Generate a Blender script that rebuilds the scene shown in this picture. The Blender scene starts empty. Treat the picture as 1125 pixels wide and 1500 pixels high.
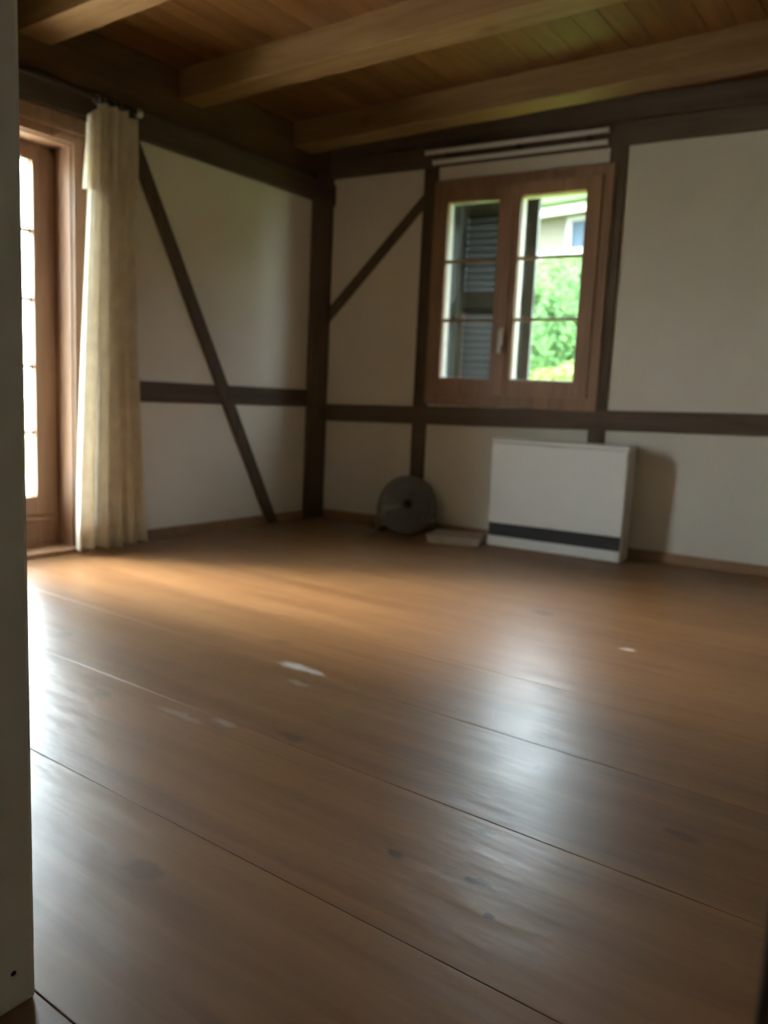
import bpy, bmesh, math, random
from mathutils import Vector, Matrix

SC = bpy.context.scene
COL = SC.collection
random.seed(7)

# ------------------------------------------------------------------ camera
CAM_POS = Vector((3.49285, -4.14900, 0.81000))
RV = Vector((0.81035088, 0.58418547, 0.04537389))
UV = Vector((-0.11807154, 0.08695173, 0.98919084))
FV = Vector((-0.57392557, 0.80694903, -0.13943709))
cam = bpy.data.cameras.new('camera')
cam.sensor_fit = 'AUTO'
cam.sensor_width = 36.0
cam.lens = 1169.2256 / 1500.0 * 36.0
cam.clip_start = 0.05
cam.clip_end = 300
cam.dof.use_dof = True                       # focus sits near the camera, the far walls are soft
cam.dof.focus_distance = 1.15
cam.dof.aperture_fstop = (cam.lens / 1000.0) / 0.0080
co = bpy.data.objects.new('camera', cam)
m = Matrix.Identity(4)
for i in range(3):
    m[i][0], m[i][1], m[i][2], m[i][3] = RV[i], UV[i], -FV[i], CAM_POS[i]
co.matrix_world = m
COL.objects.link(co)
SC.camera = co

# ------------------------------------------------------------------ sky (overcast) and exposure
w = bpy.data.worlds.new('overcast_sky')
SC.world = w
w.use_nodes = True
bg = w.node_tree.nodes['Background']
bg.inputs['Color'].default_value = (0.79, 0.91, 1.0, 1)
bg.inputs['Strength'].default_value = 34.0
# low sun veiled by thin cloud, shining in through the garden door
sun = bpy.data.lights.new('veiled_sun', 'SUN')
sun.energy = 32.0
sun.angle = math.radians(30)
sun.color = (1.0, 0.95, 0.87)
so = bpy.data.objects.new('veiled_sun', sun)
COL.objects.link(so)
SUN_DIR = Vector((0.94, 0.34, -math.tan(math.radians(31)))).normalized()
so.rotation_euler = SUN_DIR.to_track_quat('-Z', 'Y').to_euler()
so.location = (-20, -15, 12)
SC.view_settings.view_transform = 'Standard'
SC.view_settings.look = 'None'
SC.view_settings.exposure = 0.0
SC.view_settings.gamma = 1.0
SC.view_settings.use_curve_mapping = False

# ------------------------------------------------------------------ materials
MATS = {}


def newmat(name):
    mt = bpy.data.materials.new(name)
    mt.use_nodes = True
    nt = mt.node_tree
    MATS[name] = mt
    return mt, nt, nt.nodes['Principled BSDF']


def N(nt, typ, **kw):
    n = nt.nodes.new(typ)
    for k, v in kw.items():
        if k in n.inputs:
            n.inputs[k].default_value = v
        else:
            setattr(n, k, v)
    return n


def coords(nt, rnd=20.0):
    """object coordinates shifted by a random amount for each object"""
    tc = N(nt, 'ShaderNodeTexCoord')
    oi = N(nt, 'ShaderNodeObjectInfo')
    mul = N(nt, 'ShaderNodeMath', operation='MULTIPLY')
    nt.links.new(oi.outputs['Random'], mul.inputs[0])
    mul.inputs[1].default_value = rnd
    add = N(nt, 'ShaderNodeVectorMath', operation='ADD')
    nt.links.new(tc.outputs['Object'], add.inputs[0])
    nt.links.new(mul.outputs[0], add.inputs[1])
    return add.outputs[0], oi.outputs['Random']


def wood(name, dark, light, axis, rough=0.5, grain=26.0, stretch=14.0, var=0.18, bump=0.15, spec=0.5):
    mt, nt, b = newmat(name)
    L = nt.links.new
    vec, rnd = coords(nt)
    mp = N(nt, 'ShaderNodeMapping')
    s = [grain, grain, grain]
    s[axis] = grain / stretch
    mp.inputs['Scale'].default_value = s
    L(vec, mp.inputs['Vector'])
    n1 = N(nt, 'ShaderNodeTexNoise', Scale=1.0, Detail=5.0, Roughness=0.6, Distortion=0.6)
    L(mp.outputs[0], n1.inputs['Vector'])
    mp2 = N(nt, 'ShaderNodeMapping')
    s2 = [3.2, 3.2, 3.2]
    s2[axis] = 0.8
    mp2.inputs['Scale'].default_value = s2
    L(vec, mp2.inputs['Vector'])
    n2 = N(nt, 'ShaderNodeTexNoise', Scale=1.0, Detail=3.0)
    L(mp2.outputs[0], n2.inputs['Vector'])
    mx = N(nt, 'ShaderNodeMath', operation='MULTIPLY_ADD')
    L(n1.outputs['Fac'], mx.inputs[0])
    mx.inputs[1].default_value = 0.65
    m3 = N(nt, 'ShaderNodeMath', operation='MULTIPLY')
    L(n2.outputs['Fac'], m3.inputs[0])
    m3.inputs[1].default_value = 0.35
    L(m3.outputs[0], mx.inputs[2])
    cr = N(nt, 'ShaderNodeValToRGB')
    cr.color_ramp.elements[0].position = 0.34
    cr.color_ramp.elements[0].color = (*dark, 1)
    cr.color_ramp.elements[1].position = 0.66
    cr.color_ramp.elements[1].color = (*light, 1)
    L(mx.outputs[0], cr.inputs[0])
    hs = N(nt, 'ShaderNodeHueSaturation')
    mr = N(nt, 'ShaderNodeMapRange')
    mr.inputs['To Min'].default_value = 1 - var
    mr.inputs['To Max'].default_value = 1 + var
    L(rnd, mr.inputs['Value'])
    L(mr.outputs[0], hs.inputs['Value'])
    L(cr.outputs[0], hs.inputs['Color'])
    L(hs.outputs[0], b.inputs['Base Color'])
    b.inputs['Roughness'].default_value = rough
    b.inputs['Specular IOR Level'].default_value = spec
    bp = N(nt, 'ShaderNodeBump', Strength=bump, Distance=0.004)
    L(n1.outputs['Fac'], bp.inputs['Height'])
    L(bp.outputs[0], b.inputs['Normal'])
    return mt, nt, b, hs


wood('timber_x', (0.065, 0.043, 0.028), (0.115, 0.080, 0.055), 0, rough=0.65, spec=0.2)
wood('timber_y', (0.065, 0.043, 0.028), (0.115, 0.080, 0.055), 1, rough=0.65, spec=0.2)
wood('timber_z', (0.065, 0.043, 0.028), (0.115, 0.080, 0.055), 2, rough=0.65, spec=0.2)
wood('frieze_wood', (0.062, 0.030, 0.012), (0.11, 0.058, 0.024), 1, rough=0.65, spec=0.2)
wood('frame_wood', (0.20, 0.105, 0.058), (0.34, 0.19, 0.105), 2, rough=0.42)
wood('skirting_wood', (0.22, 0.12, 0.06), (0.34, 0.20, 0.11), 0, rough=0.5)


def knotty(name, dark, light, axis, knot, kscale, rough):
    mt, nt, b, hs = wood(name, dark, light, axis, rough=rough, grain=22, stretch=12, spec=0.2)
    L = nt.links.new
    vec, rnd = coords(nt, 37.0)
    mp = N(nt, 'ShaderNodeMapping')
    s = [kscale] * 3
    s[axis] = kscale * 0.55
    mp.inputs['Scale'].default_value = s
    L(vec, mp.inputs['Vector'])
    vo = N(nt, 'ShaderNodeTexVoronoi', Scale=1.0)
    L(mp.outputs[0], vo.inputs['Vector'])
    mr = N(nt, 'ShaderNodeMapRange')
    mr.inputs['From Min'].default_value = 0.04
    mr.inputs['From Max'].default_value = 0.13
    mr.inputs['To Min'].default_value = 0.75
    mr.inputs['To Max'].default_value = 0.0
    L(vo.outputs['Distance'], mr.inputs['Value'])
    mix = N(nt, 'ShaderNodeMix', data_type='RGBA')
    L(mr.outputs[0], mix.inputs[0])
    L(hs.outputs[0], mix.inputs[6])
    mix.inputs[7].default_value = (*knot, 1)
    L(mix.outputs[2], b.inputs['Base Color'])
    return mt


knotty('pine_board', (0.090, 0.034, 0.0075), (0.155, 0.068, 0.018), 1, (0.04, 0.017, 0.007), 3.6, 0.45)
knotty('pine_beam', (0.165, 0.085, 0.030), (0.26, 0.148, 0.060), 0, (0.10, 0.045, 0.02), 3.0, 0.5)


def floor_material():
    mt, nt, b, hs = wood('floor_plank', (0.150, 0.066, 0.024), (0.262, 0.132, 0.054), 0, rough=0.33,
                         grain=13, stretch=16, var=0.09, bump=0.10, spec=0.5)
    L = nt.links.new
    geo = N(nt, 'ShaderNodeNewGeometry')
    wob = N(nt, 'ShaderNodeTexNoise', Scale=22.0, Detail=3.0)
    L(geo.outputs['Position'], wob.inputs['Vector'])
    ws = N(nt, 'ShaderNodeVectorMath', operation='MULTIPLY_ADD')
    L(wob.outputs['Color'], ws.inputs[0])
    ws.inputs[1].default_value = (0.05, 0.035, 0)
    L(geo.outputs['Position'], ws.inputs[2])
    base = hs.outputs[0]

    def blot(px, py, rx, ry, col, amount, soft=0.45):
        nonlocal base
        sub = N(nt, 'ShaderNodeVectorMath', operation='SUBTRACT')
        L(ws.outputs[0], sub.inputs[0])
        sub.inputs[1].default_value = (px + 0.025, py + 0.0175, 0)
        sc = N(nt, 'ShaderNodeVectorMath', operation='MULTIPLY')
        L(sub.outputs[0], sc.inputs[0])
        sc.inputs[1].default_value = (1 / rx, 1 / ry, 0)
        ln = N(nt, 'ShaderNodeVectorMath', operation='LENGTH')
        L(sc.outputs[0], ln.inputs[0])
        mr = N(nt, 'ShaderNodeMapRange', interpolation_type='SMOOTHSTEP')
        mr.inputs['From Min'].default_value = soft
        mr.inputs['From Max'].default_value = 1.0
        mr.inputs['To Min'].default_value = amount
        mr.inputs['To Max'].default_value = 0.0
        L(ln.outputs['Value'], mr.inputs['Value'])
        mix = N(nt, 'ShaderNodeMix', data_type='RGBA')
        L(mr.outputs[0], mix.inputs[0])
        L(base, mix.inputs[6])
        mix.inputs[7].default_value = (*col, 1)
        base = mix.outputs[2]

    K = (0.032, 0.015, 0.008)
    for px, py, rx, ry, am in ((2.912, -3.004, .022, .014, .8), (2.844, -2.855, .018, .012, .7),
                               (2.756, -3.026, .026, .014, .6), (2.455, -3.346, .05, .03, .35),
                               (2.278, -2.785, .05, .02, .5), (2.809, -2.534, .02, .016, .7),
                               (2.232, -1.259, .06, .04, .6), (2.978, -3.079, .014, .01, .7),
                               (1.193, -2.685, .04, .03, .6), (1.829, -3.102, .02, .014, .7),
                               (1.715, -2.909, .05, .02, .55), (2.62, -2.05, .05, .03, .5),
                               (3.15, -2.62, .05, .02, .5), (1.75, -2.25, .05, .03, .45)):
        blot(px, py, rx, ry, K, am)
    W = (0.62, 0.60, 0.58)                      # dried paint smears
    for px, py, rx, ry, am in ((1.945, -2.398, .085, .035, .6), (2.02, -2.40, .06, .02, .55),
                               (2.657, -1.497, .04, .022, .85), (1.98, -2.87, .12, .02, .22),
                               (2.10, -2.83, .05, .02, .3), (2.05, -2.50, .05, .02, .25)):
        blot(px, py, rx, ry, W, am, 0.2)
    L(base, b.inputs['Base Color'])
    # worn varnish: the gloss changes a little over the boards
    rn = N(nt, 'ShaderNodeTexNoise', Scale=7.0, Detail=4.0)
    L(geo.outputs['Position'], rn.inputs['Vector'])
    mr = N(nt, 'ShaderNodeMapRange')
    mr.inputs['To Min'].default_value = 0.29
    mr.inputs['To Max'].default_value = 0.42
    L(rn.outputs['Fac'], mr.inputs['Value'])
    L(mr.outputs[0], b.inputs['Roughness'])
    # hand-worn boards: shallow waves along and across the grain
    wm = N(nt, 'ShaderNodeMapping')
    wm.inputs['Scale'].default_value = (5.0, 17.0, 1.0)
    L(geo.outputs['Position'], wm.inputs['Vector'])
    wn = N(nt, 'ShaderNodeTexNoise', Scale=1.0, Detail=2.5, Roughness=0.55)
    L(wm.outputs[0], wn.inputs['Vector'])
    bp2 = N(nt, 'ShaderNodeBump', Strength=0.10, Distance=0.02)
    L(wn.outputs['Fac'], bp2.inputs['Height'])
    old = b.inputs['Normal'].links[0].from_socket
    L(old, bp2.inputs['Normal'])
    L(bp2.outputs[0], b.inputs['Normal'])


floor_material()


def plain(name, col, rough=0.6, noise=0.0, nscale=8.0, bump=0.0, bscale=60.0, metallic=0.0, spec=0.5):
    mt, nt, b = newmat(name)
    L = nt.links.new
    b.inputs['Roughness'].default_value = rough
    b.inputs['Metallic'].default_value = metallic
    b.inputs['Specular IOR Level'].default_value = spec
    tc = N(nt, 'ShaderNodeTexCoord')
    n = N(nt, 'ShaderNodeTexNoise', Scale=nscale, Detail=4.0)
    L(tc.outputs['Object'], n.inputs['Vector'])
    cr = N(nt, 'ShaderNodeValToRGB')
    cr.color_ramp.elements[0].position = 0.3
    cr.color_ramp.elements[1].position = 0.7
    cr.color_ramp.elements[0].color = (*[c * (1 - noise) for c in col], 1)
    cr.color_ramp.elements[1].color = (*[min(1, c * (1 + noise)) for c in col], 1)
    L(n.outputs['Fac'], cr.inputs[0])
    L(cr.outputs[0], b.inputs['Base Color'])
    if bump:
        n2 = N(nt, 'ShaderNodeTexNoise', Scale=bscale, Detail=4.0)
        L(tc.outputs['Object'], n2.inputs['Vector'])
        bp = N(nt, 'ShaderNodeBump', Strength=bump, Distance=0.004)
        L(n2.outputs['Fac'], bp.inputs['Height'])
        L(bp.outputs[0], b.inputs['Normal'])
    return mt


plain('plaster', (0.68, 0.635, 0.55), 0.9, 0.03, 3.0, 0.25, 45.0, spec=0.2)
plain('white_paint', (0.86, 0.82, 0.73), 0.5, 0.02)
plain('greyed_paint', (0.42, 0.40, 0.36), 0.6, 0.06)  # white paint greyed to stand in for shade from the closed shutter
plain('white_enamel', (0.80, 0.80, 0.76), 0.38, 0.015)
plain('grille_black', (0.035, 0.034, 0.032), 0.55, 0.1)
plain('white_plastic', (0.72, 0.71, 0.68), 0.45, 0.02)
plain('steel', (0.62, 0.62, 0.60), 0.3, 0.02, metallic=1.0)
plain('dark_metal', (0.035, 0.026, 0.020), 0.7, 0.1, spec=0.2)
plain('shutter_paint', (0.065, 0.07, 0.062), 0.6, 0.12)
plain('grey_plastic', (0.22, 0.21, 0.195), 0.5, 0.05)
plain('cardboard', (0.36, 0.30, 0.23), 0.85, 0.08)
plain('terrace_stone', (0.80, 0.76, 0.68), 0.85, 0.08, 4.0, 0.2, 30.0)
plain('lawn_green', (0.30, 0.36, 0.07), 0.95, 0.3, 3.0, 0.4, 20.0, spec=0.1)
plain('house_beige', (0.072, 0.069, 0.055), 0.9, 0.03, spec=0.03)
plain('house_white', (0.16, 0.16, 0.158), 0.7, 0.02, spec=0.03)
plain('house_roof', (0.016, 0.027, 0.007), 0.9, 0.2, 2.0, spec=0.03)
plain('house_pane', (0.028, 0.040, 0.055), 0.4, 0.05, spec=0.03)
plain('bark', (0.12, 0.08, 0.05), 0.9, 0.2)


def glass():
    mt = bpy.data.materials.new('window_glass')
    mt.use_nodes = True
    MATS['window_glass'] = mt
    nt = mt.node_tree
    nt.nodes.remove(nt.nodes['Principled BSDF'])
    out = nt.nodes['Material Output']
    tr = N(nt, 'ShaderNodeBsdfTransparent')
    tr.inputs['Color'].default_value = (0.965, 0.985, 0.975, 1)
    gl = N(nt, 'ShaderNodeBsdfGlossy')
    gl.inputs['Roughness'].default_value = 0.0
    fr = N(nt, 'ShaderNodeFresnel')
    ge = N(nt, 'ShaderNodeNewGeometry')          # same reflectance from both faces of the thin pane
    io = N(nt, 'ShaderNodeMapRange')
    io.inputs['To Min'].default_value = 1.45
    io.inputs['To Max'].default_value = 1 / 1.45
    nt.links.new(ge.outputs['Backfacing'], io.inputs['Value'])
    nt.links.new(io.outputs[0], fr.inputs['IOR'])
    mx = N(nt, 'ShaderNodeMixShader')
    nt.links.new(fr.outputs[0], mx.inputs[0])
    nt.links.new(tr.outputs[0], mx.inputs[1])
    nt.links.new(gl.outputs[0], mx.inputs[2])
    nt.links.new(mx.outputs[0], out.inputs['Surface'])


glass()


def cloth(name, col, trans, amt):
    mt = bpy.data.materials.new(name)
    mt.use_nodes = True
    MATS[name] = mt
    nt = mt.node_tree
    nt.nodes.remove(nt.nodes['Principled BSDF'])
    out = nt.nodes['Material Output']
    L = nt.links.new
    d = N(nt, 'ShaderNodeBsdfDiffuse')
    t = N(nt, 'ShaderNodeBsdfTranslucent')
    tc = N(nt, 'ShaderNodeTexCoord')
    n = N(nt, 'ShaderNodeTexNoise', Scale=14.0, Detail=4.0)
    L(tc.outputs['Object'], n.inputs['Vector'])
    for node, c in ((d, col), (t, trans)):
        cr = N(nt, 'ShaderNodeValToRGB')
        cr.color_ramp.elements[0].position = 0.3
        cr.color_ramp.elements[1].position = 0.7
        cr.color_ramp.elements[0].color = (*[v * 0.9 for v in c], 1)
        cr.color_ramp.elements[1].color = (*[min(1, v * 1.08) for v in c], 1)
        L(n.outputs['Fac'], cr.inputs[0])
        L(cr.outputs[0], node.inputs['Color'])
    mx = N(nt, 'ShaderNodeMixShader', Fac=amt)
    L(d.outputs[0], mx.inputs[1])
    L(t.outputs[0], mx.inputs[2])
    L(mx.outputs[0], out.inputs['Surface'])


cloth('curtain_cloth', (0.82, 0.76, 0.65), (0.78, 0.70, 0.56), 0.42)
cloth('leaf_green', (0.081, 0.161, 0.062), (0.118, 0.192, 0.062), 0.40)
cloth('leaf_lime', (0.136, 0.192, 0.062), (0.174, 0.229, 0.062), 0.45)
cloth('leaf_deep', (0.062, 0.124, 0.062), (0.087, 0.155, 0.062), 0.35)
cloth('leaf_orange', (0.186, 0.118, 0.074), (0.198, 0.118, 0.068), 0.40)


# ------------------------------------------------------------------ object helpers
def tag(o, label=None, cat=None, group=None, kind=None):
    if label:
        o['label'] = label
    if cat:
        o['category'] = cat
    if group:
        o['group'] = group
    if kind:
        o['kind'] = kind
    return o


def thing(name, label, cat, base=(0, 0, 0), rotz=0.0, group=None, kind=None):
    """Empty at the thing's base; parts are built in the frame turned by rotz about the world origin"""
    o = bpy.data.objects.new(name, None)
    COL.objects.link(o)
    o.empty_display_size = 0.1
    o.location = Matrix.Rotation(rotz, 3, 'Z') @ Vector(base)
    o.rotation_euler = (0, 0, rotz)
    o['frame_base'] = [float(v) for v in base]
    return tag(o, label, cat, group, kind)


def base_of(o):
    while o.parent is not None:
        o = o.parent
    return Vector(o['frame_base'])


class MB:
    def __init__(self):
        self.bm = bmesh.new()

    def box(self, x0, x1, y0, y1, z0, z1, bevel=0.0, mat=None):
        r = bmesh.ops.create_cube(self.bm, size=1.0)
        vs = r['verts']
        for v in vs:
            v.co = Vector(((x0 + x1) / 2 + v.co.x * (x1 - x0), (y0 + y1) / 2 + v.co.y * (y1 - y0),
                           (z0 + z1) / 2 + v.co.z * (z1 - z0)))
            if mat is not None:
                v.co = mat @ v.co
        if bevel:
            es = list({e for v in vs for e in v.link_edges})
            bmesh.ops.bevel(self.bm, geom=es, offset=bevel, segments=2, profile=0.6, affect='EDGES')
        return self

    def prism(self, pts, y0, y1, plane='xz'):
        """polygon given in a plane, extruded along the third axis"""
        def at(p, d):
            if plane == 'xz':
                return Vector((p[0], d, p[1]))
            if plane == 'yz':
                return Vector((d, p[0], p[1]))
            return Vector((p[0], p[1], d))
        a = [self.bm.verts.new(at(q, y0)) for q in pts]
        b = [self.bm.verts.new(at(q, y1)) for q in pts]
        self.bm.faces.new(a)
        self.bm.faces.new(b[::-1])
        n = len(pts)
        for i in range(n):
            self.bm.faces.new((a[i], b[i], b[(i + 1) % n], a[(i + 1) % n]))
        bmesh.ops.recalc_face_normals(self.bm, faces=self.bm.faces[:])
        return self

    def cyl(self, p, q, r, seg=16, r2=None):
        p, q = Vector(p), Vector(q)
        d = q - p
        rr = bmesh.ops.create_cone(self.bm, cap_ends=True, segments=seg, radius1=r,
                                   radius2=r if r2 is None else r2, depth=d.length)
        M = Matrix.Translation((p + q) / 2) @ d.to_track_quat('Z', 'Y').to_matrix().to_4x4()
        for v in rr['verts']:
            v.co = M @ v.co
        return self

    def torus(self, M, R, r, seg=32, ring=8):
        vs = []
        for i in range(seg):
            a = 2 * math.pi * i / seg
            row = []
            for j in range(ring):
                b = 2 * math.pi * j / ring
                row.append(self.bm.verts.new(M @ Vector(((R + r * math.cos(b)) * math.cos(a),
                                                         (R + r * math.cos(b)) * math.sin(a), r * math.sin(b)))))
            vs.append(row)
        for i in range(seg):
            for j in range(ring):
                self.bm.faces.new((vs[i][j], vs[(i + 1) % seg][j], vs[(i + 1) % seg][(j + 1) % ring], vs[i][(j + 1) % ring]))
        return self

    def build(self, name, mat, parent=None, smooth=False):
        b = base_of(parent) if parent is not None else Vector((0, 0, 0))
        for v in self.bm.verts:
            v.co -= b
        me = bpy.data.meshes.new(name)
        self.bm.to_mesh(me)
        self.bm.free()
        me.materials.append(MATS[mat])
        if smooth:
            for f in me.polygons:
                f.use_smooth = True
        o = bpy.data.objects.new(name, me)
        COL.objects.link(o)
        if parent is not None:
            o.parent = parent
        return o


def solid(name, mat, label, cat, kind='structure', rotz=0.0, base=(0, 0, 0)):
    """returns a finisher for a top-level single mesh"""
    mb = MB()

    def done():
        for v in mb.bm.verts:
            v.co -= Vector(base)
        o = mb.build(name, mat)
        o.location = Matrix.Rotation(rotz, 3, 'Z') @ Vector(base)
        o.rotation_euler = (0, 0, rotz)
        o['frame_base'] = [float(v) for v in base]
        return tag(o, label, cat, None, kind)
    return mb, done


SKEW = math.atan(0.09489)        # the window wall is not quite square to the door wall
XR = 4.9                         # right end of the room
YF = -3.616                      # room face of the wall with the doorway
ZC = 2.44                        # underside of the ceiling boards
ZBM = 2.30                       # underside of the ceiling beams

# ------------------------------------------------------------------ room shell
# door wall (left): x = 0 is its room face
DY0, DY1, DZ = -2.72, -1.865, 1.915       # French door opening
mb, done = solid('wall_left', 'plaster', 'white plastered half-timbered wall with the glazed garden door', 'wall')
mb.box(-.25, 0, DY1, 0.5, -.1, 2.75)
mb.box(-.25, 0, -6.2, DY0, -.1, 2.75)
mb.box(-.25, 0, DY0, DY1, DZ, 2.75)
mb.box(-.25, 0, DY0, DY1, -.1, 0.0)
wall_left = done()

# window wall (back): frame turned by SKEW, local y = 0 is its room face, outside is +y
WU0, WU1, WZ0, WZ1 = 0.80, 1.82, 0.82, 2.09
mb, done = solid('wall_back', 'plaster', 'white plastered half-timbered wall with the two-leaf window', 'wall', rotz=SKEW)
mb.box(-.3, WU0, 0, .28, -.1, 2.75)
mb.box(WU1, XR + .3, 0, .28, -.1, 2.75)
mb.box(WU0, WU1, 0, .28, WZ1, 2.75)
mb.box(WU0, WU1, 0, .28, -.1, WZ0)
wall_back = done()

mb, done = solid('wall_right', 'plaster', 'plain white plastered side wall facing the garden door', 'wall')
mb.box(XR, XR + .25, -6.2, .9, -.1, 2.75)
wall_right = done()

# the wall with the doorway the picture is taken through
PX0, PX1, PZ = 2.58, 3.439, 2.06
mb, done = solid('wall_front', 'plaster', 'white plastered wall around the open doorway', 'wall')
mb.box(0, PX0 - .03, YF - .18, YF, -.1, 2.75)
mb.box(PX1 + .03, XR, YF - .18, YF, -.1, 2.75)
mb.box(PX0 - .03, PX1 + .03, YF - .18, YF, PZ, 2.75)
wall_front = done()
# hallway behind the doorway
mb, done = solid('wall_hall', 'plaster', 'white plastered walls of the hallway behind the doorway', 'wall')
mb.box(1.7, 1.85, -6.2, YF - .18, -.1, 2.75)
mb.box(4.35, 4.5, -6.2, YF - .18, -.1, 2.75)
mb.box(1.7, 4.5, -6.2, -6.05, -.1, 2.75)
done()

# floor: wide boards running along the window wall
fl = MB()
fl.box(0, XR, -6.2, .7, -.12, -.03)
floor = fl.build('floor', 'bark')
floor['frame_base'] = [0.0, 0.0, 0.0]
tag(floor, 'varnished wide-plank wooden floor with knots and paint smears', 'floor', None, 'structure')
PW = 0.3975
plank_me = None
k = 0
while True:
    y0 = -3.2145 - 8 * PW + k * PW
    if y0 > 0.45:
        break
    if plank_me is None:
        p = MB()
        p.box(0, XR, 0.0007, PW - 0.0007, -.03, 0, 0.0014)
        o = p.build('plank', 'floor_plank', floor)
        plank_me = o.data
    else:
        o = bpy.data.objects.new('plank', plank_me)
        COL.objects.link(o)
        o.parent = floor
    o.location = (0, y0, 0)
    k += 1

# ceiling: boards running away from the window wall, carried by beams
cl = MB()
cl.box(0, XR, -6.2, .8, 2.475, 2.75)
ceiling = cl.build('ceiling', 'dark_metal')
ceiling['frame_base'] = [0.0, 0.0, 0.0]
tag(ceiling, 'low pine board ceiling carried by exposed beams', 'ceiling', None, 'structure')
BW = 0.115
nb = int(XR / BW) + 1
board_me = None
for k in range(nb):
    if board_me is None:
        p = MB()
        p.box(0.0005, BW - 0.0005, -6.1, .62, ZC, ZC + .03, 0.003)
        o = p.build('board', 'pine_board', ceiling)
        board_me = o.data
    else:
        o = bpy.data.objects.new('board', board_me)
        COL.objects.link(o)
        o.parent = ceiling
    o.location = (k * BW, 0, 0)
for yn in (-0.3736, -1.2523, -2.125, -3.0):
    p = MB()
    p.box(-.02, XR, yn, yn + .158, ZBM, ZC + .01, 0.006)
    p.build('beam', 'pine_beam', ceiling)

# ------------------------------------------------------------------ timbers of the door wall
p = MB(); p.box(-.06, .03, -.178, .05, 0, 2.2, .006); p.build('corner_post', 'timber_z', wall_left)
p = MB(); p.box(-.05, .045, -3.60, .03, 2.032, 2.16, .006); p.build('wall_plate', 'timber_y', wall_left)
p = MB(); p.box(-.05, .012, -3.60, .05, 2.155, ZC, .003); p.build('frieze_board', 'frieze_wood', wall_left)
p = MB(); p.box(-.05, .012, -1.80, -.175, .741, .849, .004); p.build('rail', 'timber_y', wall_left)
# leaning brace from the plate down to the floor beside the corner post
p = MB()
p.prism([(-1.602, 2.06), (-1.515, 2.06), (-.425, 0.0), (-.515, 0.0)], -.05, .016, 'yz')
p.build('brace', 'timber_z', wall_left)
p = MB(); p.box(-.05, .012, -1.87, -1.80, 0, 2.035, .004); p.build('post', 'timber_z', wall_left)

# ------------------------------------------------------------------ timbers of the window wall (frame coordinates: x along, y < 0 into the room)
p = MB(); p.box(.0, XR, -.028, .05, 2.195, 2.31, .006); p.build('wall_plate', 'timber_x', wall_back)
p = MB(); p.box(.0, XR, -.012, .05, 2.305, ZC, .003); p.build('frieze_board', 'timber_x', wall_back)
p = MB()
p.prism([(.02, .650), (XR, .650 + .0233 * XR), (XR, .762 + .0233 * XR), (.02, .762)], -.012, .05)
p.build('rail', 'timber_x', wall_back)
p = MB(); p.box(.688, .786, -.010, .05, 0, 2.2, .004); p.build('post', 'timber_z', wall_back)
p = MB(); p.box(1.806, 1.902, -.010, .05, 0, 2.2, .004); p.build('post', 'timber_z', wall_back)
p = MB()
p.prism([(.02, 1.387), (.02, 1.286), (.70, 1.972), (.70, 2.059)], -.009, .05)
p.build('brace', 'timber_z', wall_back)
p = MB(); p.box(3.30, 3.42, -.010, .05, 0, 2.2, .004); p.build('post', 'timber_z', wall_back)

# ------------------------------------------------------------------ skirting boards
mb, done = solid('baseboard_left', 'skirting_wood', 'low brown wooden skirting along the door wall', 'baseboard')
mb.box(0, .014, -1.80, -.178, 0, .058, .003)
done()
mb, done = solid('baseboard_back', 'skirting_wood', 'low brown wooden skirting along the window wall', 'baseboard', rotz=SKEW)
mb.box(.04, XR, -.014, 0, 0, .058, .003)
done()

# ------------------------------------------------------------------ window on the back wall
win = thing('window_1', 'brown wooden two-leaf window with three panes in each leaf', 'window', (1.31, 0, .80), SKEW, kind='structure')
p = MB()
F0, F1, G0, G1 = .772, 1.846, .795, 2.115
p.box(F0, F0 + .062, -.020, .06, G0, G1, .004)
p.box(F1 - .062, F1, -.020, .06, G0, G1, .004)
p.box(F0, F1, -.0195, .06, G1 - .062, G1, .004)
p.box(F0, F1, -.0195, .06, G0, G0 + .07, .004)
p.build('window_frame', 'frame_wood', win)
for (a, b, s) in ((.832, 1.262, 'l'), (1.264, 1.788, 'r')):
    # glass opening of each leaf as seen on the room face
    g0, g1 = (.872, 1.197) if s == 'l' else (1.330, 1.702)
    z0, z1 = .957, 1.985
    q = MB()
    q.box(a, g0, -.030, .032, .862, 2.056, .004)
    q.box(g1, b, -.030, .032, .862, 2.056, .004)
    q.box(g0, g1, -.0295, .032, .862, z0, .003)
    q.box(g0, g1, -.0295, .032, z1, 2.056, .003)
    sash = q.build('sash', 'frame_wood', win)
    for i in range(3):
        h = (z1 - z0) / 3
        q = MB()
        q.box(g0 - .004, g1 + .004, -.012, -.008, z0 + i * h - .002, z0 + (i + 1) * h + .002)
        q.build('pane', 'window_glass', sash)
        if i:
            q = MB()
            q.box(g0 - .002, g1 + .002, -.020, .0, z0 + i * h - .009, z0 + i * h + .009, .002)
            q.build('glazing_bar', 'frame_wood', sash)
    # pale weather lining of the leaf outside the glass
    q = MB()
    q.box(g0 - .001, g0 + .004, -.007, .050, z0, z1)
    q.box(g1 - .004, g1 + .001, -.007, .050, z0, z1)
    q.box(g0, g1, -.007, .050, z0 - .001, z0 + .005)
    q.box(g0, g1, -.007, .050, z1 - .005, z1 + .001)
    tag(q.build('outer_lining', 'greyed_paint', sash), 'pale painted outer edge around the panes')
    if s == 'r':
        q = MB()
        q.box(1.252, 1.277, -.038, -.029, 1.155, 1.255, .003)
        q.cyl((1.2645, -.030, 1.225), (1.2645, -.062, 1.225), .009)
        q.box(1.2545, 1.2745, -.074, -.058, 1.105, 1.238, .006)
        tag(q.build('handle', 'white_plastic', sash), 'pale lever handle')
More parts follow.
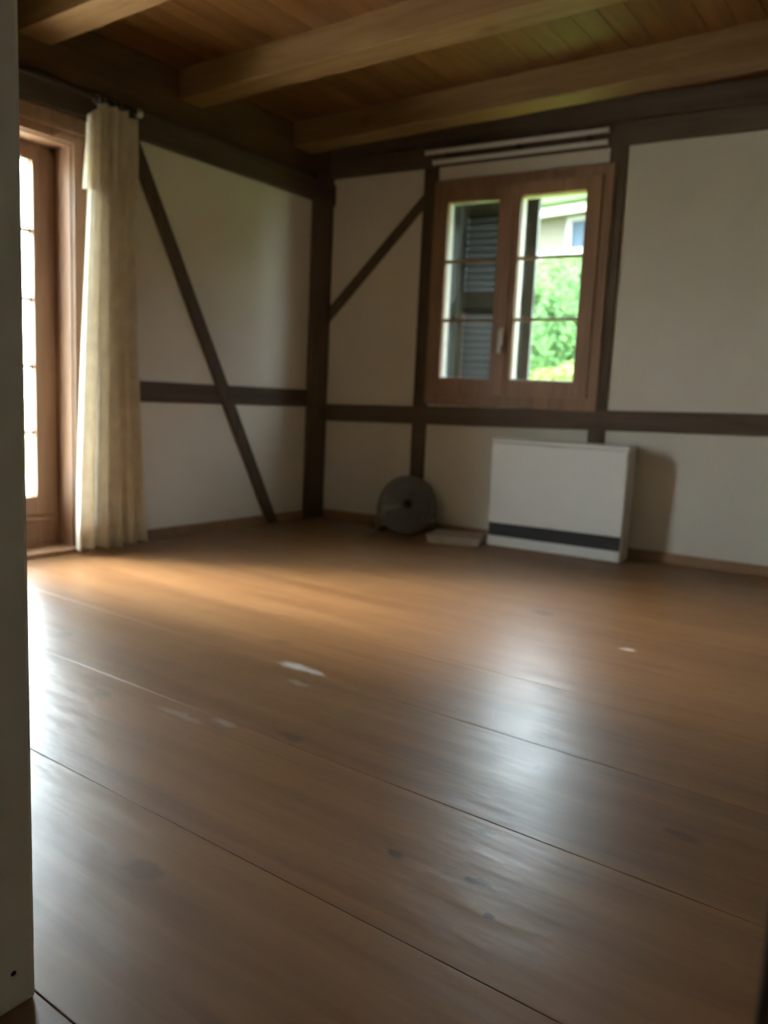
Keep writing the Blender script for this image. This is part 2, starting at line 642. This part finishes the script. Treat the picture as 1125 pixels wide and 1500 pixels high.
# astragal covering the joint of the two leaves
p = MB(); p.box(1.235, 1.292, -.036, -.028, .870, 2.048, .003); p.build('meeting_strip', 'frame_wood', win)
# outside: lined reveal and sill
p = MB()
p.box(WU0 - .005, WU0 + .012, .06, .285, WZ0, WZ1)
p.box(WU1 - .012, WU1 + .005, .06, .285, WZ0, WZ1)
p.box(WU0, WU1, .06, .285, WZ1 - .012, WZ1 + .005)
p.box(WU0 - .03, WU1 + .03, .06, .33, WZ0 - .02, WZ0 + .012)
p.build('reveal_lining', 'shutter_paint', win)

# closed louvred shutter behind the left leaf
sh = thing('window_shutter', 'dark closed louvred shutter outside the left leaf of the window', 'shutter', (1.03, .31, .84), SKEW)
p = MB()
S0, S1, T0, T1 = .802, 1.318, .838, 2.078
p.box(S0, S0 + .055, .295, .33, T0, T1, .003)
p.box(S1 - .055, S1, .295, .33, T0, T1, .003)
p.box(S0, S1, .2955, .33, T0, T0 + .09, .003)
p.box(S0, S1, .2955, .33, T1 - .10, T1 + .008, .003)
p.box(S0, S1, .2955, .33, 1.405, 1.515, .003)
p.build('shutter_frame', 'shutter_paint', sh)
p = MB()
p.box(S0 + .05, S1 - .05, -.004, .004, -.030, .030, .0015)
sl_bm = p
zs = []
z = T0 + .07 + .02
while z < T1 - .07:
    if not (1.42 < z < 1.50):
        zs.append(z)
    z += .042
slat_me = None
for z in zs:
    if slat_me is None:
        base = Vector((1.03, .31, .84))
        for v in p.bm.verts:
            v.co.x -= base.x
        me = bpy.data.meshes.new('slat')
        p.bm.to_mesh(me)
        p.bm.free()
        me.materials.append(MATS['shutter_paint'])
        slat_me = me
    o = bpy.data.objects.new('slat', slat_me)
    COL.objects.link(o)
    o.parent = sh
    o.location = (0, .3125 - .31, z - .84)
    o.rotation_euler = (math.radians(-32), 0, 0)

# white double curtain track above the window
tr = thing('curtain_track', 'white double curtain track above the window, without curtains', 'curtain track', (1.26, 0, 2.2), SKEW)
for (u0, u1, zz, dd) in ((.722, 1.802, 2.268, -.062), (.77, 1.797, 2.212, -.050)):
    p = MB()
    p.box(u0, u1, dd - .010, dd + .010, zz - .011, zz + .011, .003)
    p.box(u0 - .004, u0 + .004, dd - .012, dd + .012, zz - .013, zz + .013, .002)
    p.box(u1 - .004, u1 + .004, dd - .012, dd + .012, zz - .013, zz + .013, .002)
    p.build('rail', 'white_plastic', tr)
for u in (.86, 1.30, 1.70):
    p = MB()
    p.box(u - .012, u + .012, -.060, -.027, 2.222, 2.257, .002)
    p.build('bracket', 'dark_metal', tr)

# ------------------------------------------------------------------ garden door on the left wall
dr = thing('door_1', 'brown wooden glazed garden door with a column of panes', 'door', (0, -2.29, 0), kind='structure')
XD = -.12
p = MB()
p.box(-.19, XD - .004, DY1 - .045, DY1, 0, DZ, .003)
p.box(-.19, XD - .004, DY0, DY0 + .045, 0, DZ, .003)
p.box(-.19, XD - .004, DY0, DY1, DZ - .05, DZ, .003)
p.build('door_frame', 'frame_wood', dr)
p = MB()
p.box(-.25, .004, DY1 - .012, DY1 + .002, 0, DZ - .001, .002)
p.box(-.25, .004, DY0 - .002, DY0 + .012, 0, DZ - .001, .002)
p.box(-.25, .004, DY0, DY1, DZ - .012, DZ + .002, .002)
p.build('reveal_lining', 'frame_wood', dr)
p = MB()
p.box(-.005, .022, DY1 - .004, DY1 + .062, 0, DZ + .10, .004)
p.box(-.005, .022, DY0 - .062, DY0 + .004, 0, DZ + .10, .004)
p.box(-.005, .0215, DY0 - .062, DY1 + .062, DZ - .004, DZ + .115, .004)
p.box(-.005, .034, DY0 - .07, DY1 + .07, 1.955, 1.978, .003)
p.build('casing', 'frame_wood', dr)
DYM = DY0 + .03
for (a, b) in ((DYM, DY1 - .030),):
    g0, g1 = a + .095, b - .095
    if b > -2.0:
        g1 = -1.99
    z0, z1 = .265, 1.860 - .035
    q = MB()
    q.box(-.17, XD, a, g0, .012, DZ - .03, .004)
    q.box(-.17, XD, g1, b, .012, DZ - .03, .004)
    q.box(-.17, XD - .0005, g0, g1, .012, z0, .004)
    q.box(-.17, XD - .0005, g0, g1, z1, DZ - .03, .004)
    q.box(XD - .01, XD + .018, a + .002, b - .002, .150, .172, .004)
    leaf = q.build('door_leaf', 'frame_wood', dr)
    n = 5
    for i in range(n):
        h = (z1 - z0) / n
        q = MB()
        q.box(-.148, -.144, g0 - .004, g1 + .004, z0 + i * h - .002, z0 + (i + 1) * h + .002)
        q.build('pane', 'window_glass', leaf)
        if i:
            q = MB()
            q.box(-.160, -.130, g0 - .002, g1 + .002, z0 + i * h - .008, z0 + i * h + .008, .002)
            q.build('glazing_bar', 'frame_wood', leaf)
    q = MB()
    for (yy0, yy1) in ((g0 - .001, g0 + .006), (g1 - .006, g1 + .001)):
        q.box(-.18, -.149, yy0, yy1, z0, z1)
    q.box(-.18, -.149, g0, g1, z0 - .001, z0 + .008)
    tag(q.build('outer_lining', 'white_paint', leaf), 'pale painted outer edge around the panes')
p = MB()
p.box(-.25, .055, DY0 - .02, DY1 + .05, 0, .022, .006)
p.build('threshold', 'skirting_wood', dr)
q = MB()
q.box(XD - .002, XD + .008, DYM + .03, DYM + .065, .98, 1.16, .003)
q.cyl((XD + .004, DYM + .048, 1.06), (XD + .05, DYM + .048, 1.06), .010)
q.box(XD + .04, XD + .058, DYM + .038, DYM + .158, 1.05, 1.07, .006)
q.build('handle', 'steel', dr)

# ------------------------------------------------------------------ open doorway the view passes through
dw = thing('door_2', 'open doorway with a white lining board and a dark brown post', 'doorway', (3.0, YF - .09, 0), kind='structure')
p = MB(); p.box(PX0 - .035, PX0, YF - .20, YF, .0, PZ, .006)
j = p.build('lining', 'white_paint', dw)
tag(j, 'white painted lining board')
p = MB(); p.cyl((PX0 - .004, -3.6466, .052), (PX0 + .0006, -3.6466, .052), .0035, 12)
p.build('screw_hole', 'dark_metal', j)
p = MB(); p.box(PX1, PX1 + .035, YF - .085, YF, .0, PZ, .004)
tag(p.build('post', 'timber_z', dw), 'dark brown wooden post')
p = MB(); p.box(PX0 - .035, PX1 + .035, YF - .20, YF, PZ, PZ + .035, .004)
p.build('head', 'white_paint', dw)

# ------------------------------------------------------------------ curtain and its rod
rod = thing('curtain_rod', 'dark thin curtain rod above the garden door', 'curtain rod', (0, -2.2, 2.08))
p = MB(); p.cyl((.10, -3.10, 2.120), (.10, -1.575, 2.120), .010); p.build('rod', 'dark_metal', rod, True)
for y in (-1.565, -3.11):
    p = MB()
    r = bmesh.ops.create_uvsphere(p.bm, u_segments=16, v_segments=10, radius=.020)
    for v in r['verts']:
        v.co += Vector((.10, y, 2.120))
    p.build('finial', 'steel', rod, True)
for y in (-1.62, -3.02):
    p = MB()
    p.box(.044, .052, y - .015, y + .015, 2.06, 2.13, .002)
    p.cyl((.048, y, 2.120), (.10, y, 2.120), .006)
    p.torus(Matrix.Translation((.10, y, 2.120)) @ Matrix.Rotation(math.pi / 2, 4, 'X'), .013, .004, 20, 6)
    p.build('bracket', 'dark_metal', rod, True)

cur = thing('curtain', 'cream cloth curtain gathered beside the garden door, reaching the floor', 'curtain', (.10, -1.72, .02))


def lerp(a, b, t):
    return a + (b - a) * t


def fold_sheet(z_lo, z_hi, yl, yr, xoff, amp, nf, phase, nu=150, nv=40, thick=.0, topdrop=None, flare=1.0):
    """a hanging gathered sheet: yl(z), yr(z) give its side edges"""
    q = MB()
    grid = []
    for j in range(nv + 1):
        t = j / nv
        row = []
        for i in range(nu + 1):
            s = i / nu
            zt = z_hi - (topdrop(s) if topdrop else 0)
            zz = lerp(z_lo + .006 * math.sin(9 * s), zt, t)
            y = lerp(yl(zz), yr(zz), s)
            a = amp * lerp(flare, .75, t)
            ph = 2 * math.pi * nf * (s + .025 * math.sin(7 * s + 2.0 * zz)) + phase
            x = xoff + a * math.sin(ph) + a * .35 * math.sin(2.3 * ph + 1.1 + zz)
            y += a * .30 * math.cos(ph)
            row.append(q.bm.verts.new((x, y, zz)))
        grid.append(row)
    for j in range(nv):
        for i in range(nu):
            q.bm.faces.new((grid[j][i], grid[j][i + 1], grid[j + 1][i + 1], grid[j + 1][i]))
    return q


def yl_main(z):
    return lerp(-1.930, -1.845, min(1, z / 2.0))


def yr_main(z):
    return lerp(-1.500, -1.600, min(1, (z / 2.0) ** .7))


def top_sag(s):
    return .11 * max(0, 1 - s / .30) ** 1.3 + .03 * max(0, (s - .75) / .25)


q = fold_sheet(.022, 2.095, yl_main, yr_main, .105, .026, 5.5, 1.2, topdrop=top_sag, flare=1.25)
q.build('cloth_panel', 'curtain_cloth', cur, True)
q = fold_sheet(1.70, 2.098, lambda z: lerp(-1.893, -1.868, (z - 1.7) / .4), lambda z: -1.585, .118, .028, 5.5, 1.2,
               nv=14, topdrop=top_sag)
q.build('heading', 'curtain_cloth', cur, True)
q = fold_sheet(.020, .125, yl_main, yr_main, .109, .0265, 5.5, 1.2, nv=6, flare=1.25)
q.build('hem', 'curtain_cloth', cur, True)
for k, y in enumerate((-1.80, -1.76, -1.715, -1.67)):
    p = MB()
    p.torus(Matrix.Translation((.10, y, 2.113)) @ Matrix.Rotation(math.pi / 2, 4, 'X') @ Matrix.Rotation(.3 * (-1) ** k, 4, 'Y'), .019, .0028, 22, 6)
    p.build('ring', 'grey_plastic', rod, True)

# ------------------------------------------------------------------ convector heater under the window
H0, H1, HD, HH = 1.316, 2.086, .192, .622
ht = thing('convector_heater', 'white box-shaped convector heater with a black grille below the window', 'heater', ((H0 + H1) / 2, -HD / 2, 0), SKEW)
p = MB()
p.box(H0, H1, -HD + .012, -.016, .0, HH - .022, .005)
p.build('body', 'white_enamel', ht)
p = MB(); p.box(H0 - .004, H1 + .004, -HD - .003, -.012, HH - .020, HH, .006); p.build('top_cover', 'white_enamel', ht)
p = MB(); p.box(H0 + .002, H1 - .002, -HD, -HD + .014, .138, HH - .026, .004); p.build('front_panel', 'white_enamel', ht)
p = MB(); p.box(H0 + .002, H1 - .002, -HD + .001, -HD + .014, .003, .060, .004); p.build('plinth', 'white_enamel', ht)
p = MB(); p.box(H0 + .006, H1 - .006, -HD + .009, -HD + .014, .060, .138)
gr = p.build('grille', 'grille_black', ht)
for i in range(6):
    p = MB()
    zz = .067 + i * .0128
    p.box(H0 + .006, H1 - .006, -HD + .002, -HD + .010, zz, zz + .006, .001)
    p.build('slat', 'grille_black', gr)

# ------------------------------------------------------------------ round fan on the floor by the window wall
fan = thing('floor_fan', 'round grey floor fan standing against the wall beside the heater', 'fan', (.80, -.15, 0), SKEW)
fc = Vector((.775, -.175, .178))
tilt = Matrix.Translation(fc) @ Matrix.Rotation(math.radians(28), 4, 'Z') @ Matrix.Rotation(math.radians(78), 4, 'X')
for zoff, nm in ((.045, 'front_guard'), (-.045, 'rear_guard')):
    p = MB()
    for R in [.030 + .0088 * i for i in range(17)]:
        dz = zoff * math.cos(min(1.0, R / .175) * 1.35)
        p.torus(tilt @ Matrix.Translation((0, 0, dz)), R, .0026, 36, 5)
    for i in range(16):
        a = 2 * math.pi * i / 16
        pts = []
        for R in (.025, .08, .13, .170):
            dz = zoff * math.cos(min(1.0, R / .175) * 1.35)
            pts.append(tilt @ Vector((R * math.cos(a), R * math.sin(a), dz)))
        for a0, b0 in zip(pts[:-1], pts[1:]):
            p.cyl(a0, b0, .0022, 6)
    p.build(nm, 'grey_plastic', fan, True)
p = MB(); p.torus(tilt, .172, .008, 48, 8); p.build('rim', 'grey_plastic', fan, True)
p = MB(); p.cyl(tilt @ Vector((0, 0, .030)), tilt @ Vector((0, 0, .052)), .027, 24); p.build('hub', 'grille_black', fan, True)
p = MB(); p.cyl(tilt @ Vector((0, 0, -.11)), tilt @ Vector((0, 0, -.02)), .048, 24); p.build('motor', 'grey_plastic', fan, True)
for i in range(3):
    a0 = 2 * math.pi * i / 3
    p = MB()
    grid = []
    for a in range(9):
        row = []
        for r in range(6):
            R = .03 + .125 * r / 5
            an = a0 + lerp(-.48, .48, a / 8) * (1.0 + .1 * r)
            row.append(p.bm.verts.new(tilt @ Vector((R * math.cos(an), R * math.sin(an), .022 * math.sin((a / 8 - .5) * 2.4)))))
        grid.append(row)
    for a in range(8):
        for r in range(5):
            p.bm.faces.new((grid[a][r], grid[a + 1][r], grid[a + 1][r + 1], grid[a][r + 1]))
    ob = p.build('blade', 'grey_plastic', fan, True)
    md = ob.modifiers.new('thickness', 'SOLIDIFY'); md.thickness = .003
for s in (-1, 1):
    p = MB()
    a = tilt @ Vector((s * .178, 0, 0))
    p.cyl(a, (a.x, a.y - .01, .010), .010, 12)
    p.cyl((a.x, a.y - .11, .010), (a.x, a.y + .09, .010), .010, 12)
    p.build('foot', 'grey_plastic', fan, True)

# flat parcel on the floor between fan and heater
bx = thing('cardboard_box', 'flat pale cardboard box lying on the floor between fan and heater', 'box', (1.14, -.20, 0), SKEW)
R0 = Matrix.Translation((1.135, -.205, 0)) @ Matrix.Rotation(math.radians(14), 4, 'Z')
p = MB(); p.box(-.15, .15, -.13, .13, 0, .034, .003, R0); p.build('carton', 'cardboard', bx)
p = MB(); p.box(-.153, .153, -.133, .133, .026, .040, .002, R0); p.build('lid', 'cardboard', bx)

# ------------------------------------------------------------------ outside
mb, done = solid('lawn', 'lawn_green', 'green lawn outside below the window', 'lawn')
mb.box(-60, 60, .35, 70, -.6, -.35)
mb.box(-60, -9, -60, .35, -.6, -.35)
done()
mb, done = solid('terrace', 'terrace_stone', 'pale stone terrace outside the garden door', 'terrace')
mb.box(-9, -.25, -14, .35, -.6, -.12)
done()

HROT = math.radians(-8)
HB = Matrix.Rotation(-HROT, 3, 'Z') @ Vector((-2.7, 9.6, 0))
hs = thing('neighbour_house', 'beige house with white eaves and a mossy roof beyond the shrubs', 'house', (HB.x, HB.y + 3.5, -.35), HROT)


def hbox(mb_, x0, x1, y0, y1, z0, z1, bevel=0.0):
    mb_.box(HB.x + x0, HB.x + x1, HB.y + y0, HB.y + y1, z0, z1, bevel)
    return mb_


hbox(MB(), -9, 15, .4, 7.2, -.4, 4.33).build('house_wall', 'house_beige', hs)  # right end lengthened out of view to block low sky light
hbox(hbox(MB(), -9.4, 15.4, 0, .1, 4.21, 4.37, .01), -9.4, 15.4, .09, .4, 4.31, 4.36).build('eaves_fascia', 'house_white', hs)
p = MB()
p.prism([(HB.y - .02, 4.36), (HB.y - .02, 4.43), (HB.y + 3.8, 5.75), (HB.y + 7.6, 4.43), (HB.y + 7.6, 4.36)], HB.x - 9.4, HB.x + 15.4, 'yz')
p.build('roof', 'house_roof', hs)
hbox(MB(), -9.02, 15.02, .30, .42, 3.50, 3.67, .01).build('string_course', 'house_white', hs)
for x0 in (-8.1, -5.4, -2.75, -.12, 2.6, 5.3, 8.0, 10.7):
    p = MB()
    hbox(p, x0, x0 + .11, .35, .42, 3.67, 4.17)
    hbox(p, x0 + 1.09, x0 + 1.2, .35, .42, 3.67, 4.17)
    hbox(p, x0, x0 + 1.2, .35, .42, 4.15, 4.24)
    hbox(p, x0 + .57, x0 + .63, .35, .42, 3.67, 4.17)
    wn = p.build('house_window', 'house_white', hs)
    hbox(MB(), x0 + .1, x0 + 1.1, .38, .41, 3.67, 4.16).build('pane', 'house_pane', wn)


def shrub(name, label, x, y, rx, ry, h, leaf, n, seed, zb=-.35, size=.055):
    rnd = random.Random(seed)
    n = int(n * 2.2)
    t = thing(name, label, 'shrub', (x, y, zb), group=None)
    q = MB()
    blobs = []
    for i in range(9):
        a = rnd.uniform(0, 2 * math.pi)
        rr = rnd.uniform(.0, .62)
        blobs.append((x + rx * rr * math.cos(a), y + ry * rr * math.sin(a), zb + h * rnd.uniform(.22, .78), rnd.uniform(.38, .58)))
    verts, faces = [], []
    for i in range(n):
        bx_, by_, bz_, br = blobs[i % len(blobs)]
        d = Vector((rnd.gauss(0, 1), rnd.gauss(0, 1), rnd.gauss(0, 1))).normalized()
        rad = br * rnd.uniform(.72, 1.0)
        c = Vector((bx_ + d.x * rad * rx, by_ + d.y * rad * ry, bz_ + d.z * rad * h * .42))
        if c.z < zb + .05:
            c.z = zb + .05 + rnd.uniform(0, .2)
        nrm = (d + Vector((rnd.uniform(-.8, .8), rnd.uniform(-.8, .8), rnd.uniform(-.1, 1.0)))).normalized()
        u = nrm.orthogonal().normalized()
        u = Matrix.Rotation(rnd.uniform(0, 6.28), 3, nrm) @ u
        v = nrm.cross(u)
        s = size * rnd.uniform(.7, 1.3)
        pts = [c - u * s, c - v * s * .45 + nrm * s * .12, c + u * s, c + v * s * .45 + nrm * s * .12]
        k0 = len(verts)
        verts += [tuple(pp - Vector((x, y, zb))) for pp in pts]
        faces.append((k0, k0 + 1, k0 + 2, k0 + 3))
    me = bpy.data.meshes.new('foliage')
    me.from_pydata(verts, [], faces)
    me.materials.append(MATS[leaf])
    o = bpy.data.objects.new('foliage', me)
    COL.objects.link(o)
    o.parent = t
    o['kind'] = 'stuff'
    for i in range(4):
        b_ = blobs[i]
        q.cyl((x + .05 * i - .1, y, zb), (b_[0], b_[1], b_[2]), .03, 8, .012)
    q.build('stem', 'bark', t)
    return t


shrub('garden_shrub', 'lime green leafy shrub on the lawn, closest to the window', 0.15, 3.3, 1.3, 1.0, 1.75, 'leaf_lime', 4200, 1)
shrub('garden_shrub', 'low lime green shrub on the lawn behind the closed shutter', -2.9, 3.9, 1.3, 1.0, 1.7, 'leaf_lime', 3600, 2)
shrub('garden_shrub', 'tall green leafy shrub behind the lime green one', -.75, 5.3, 1.6, 1.2, 3.15, 'leaf_green', 6500, 3)
shrub('garden_shrub', 'broad dark green shrub in front of the beige house', -3.3, 7.4, 1.5, 1.2, 3.3, 'leaf_deep', 6000, 4)
shrub('flowering_shrub', 'orange-leaved shrub between the green shrubs and the house', -.72, 7.55, .55, .6, 3.55, 'leaf_orange', 2600, 5, size=.05)
shrub('garden_shrub', 'medium green shrub on the lawn, away from the closed shutter', 2.3, 4.6, 1.5, 1.2, 2.4, 'leaf_green', 5000, 6)
shrub('garden_shrub', 'dark green shrub at the far end of the lawn', 1.6, 7.6, 1.7, 1.3, 3.2, 'leaf_deep', 5000, 8)
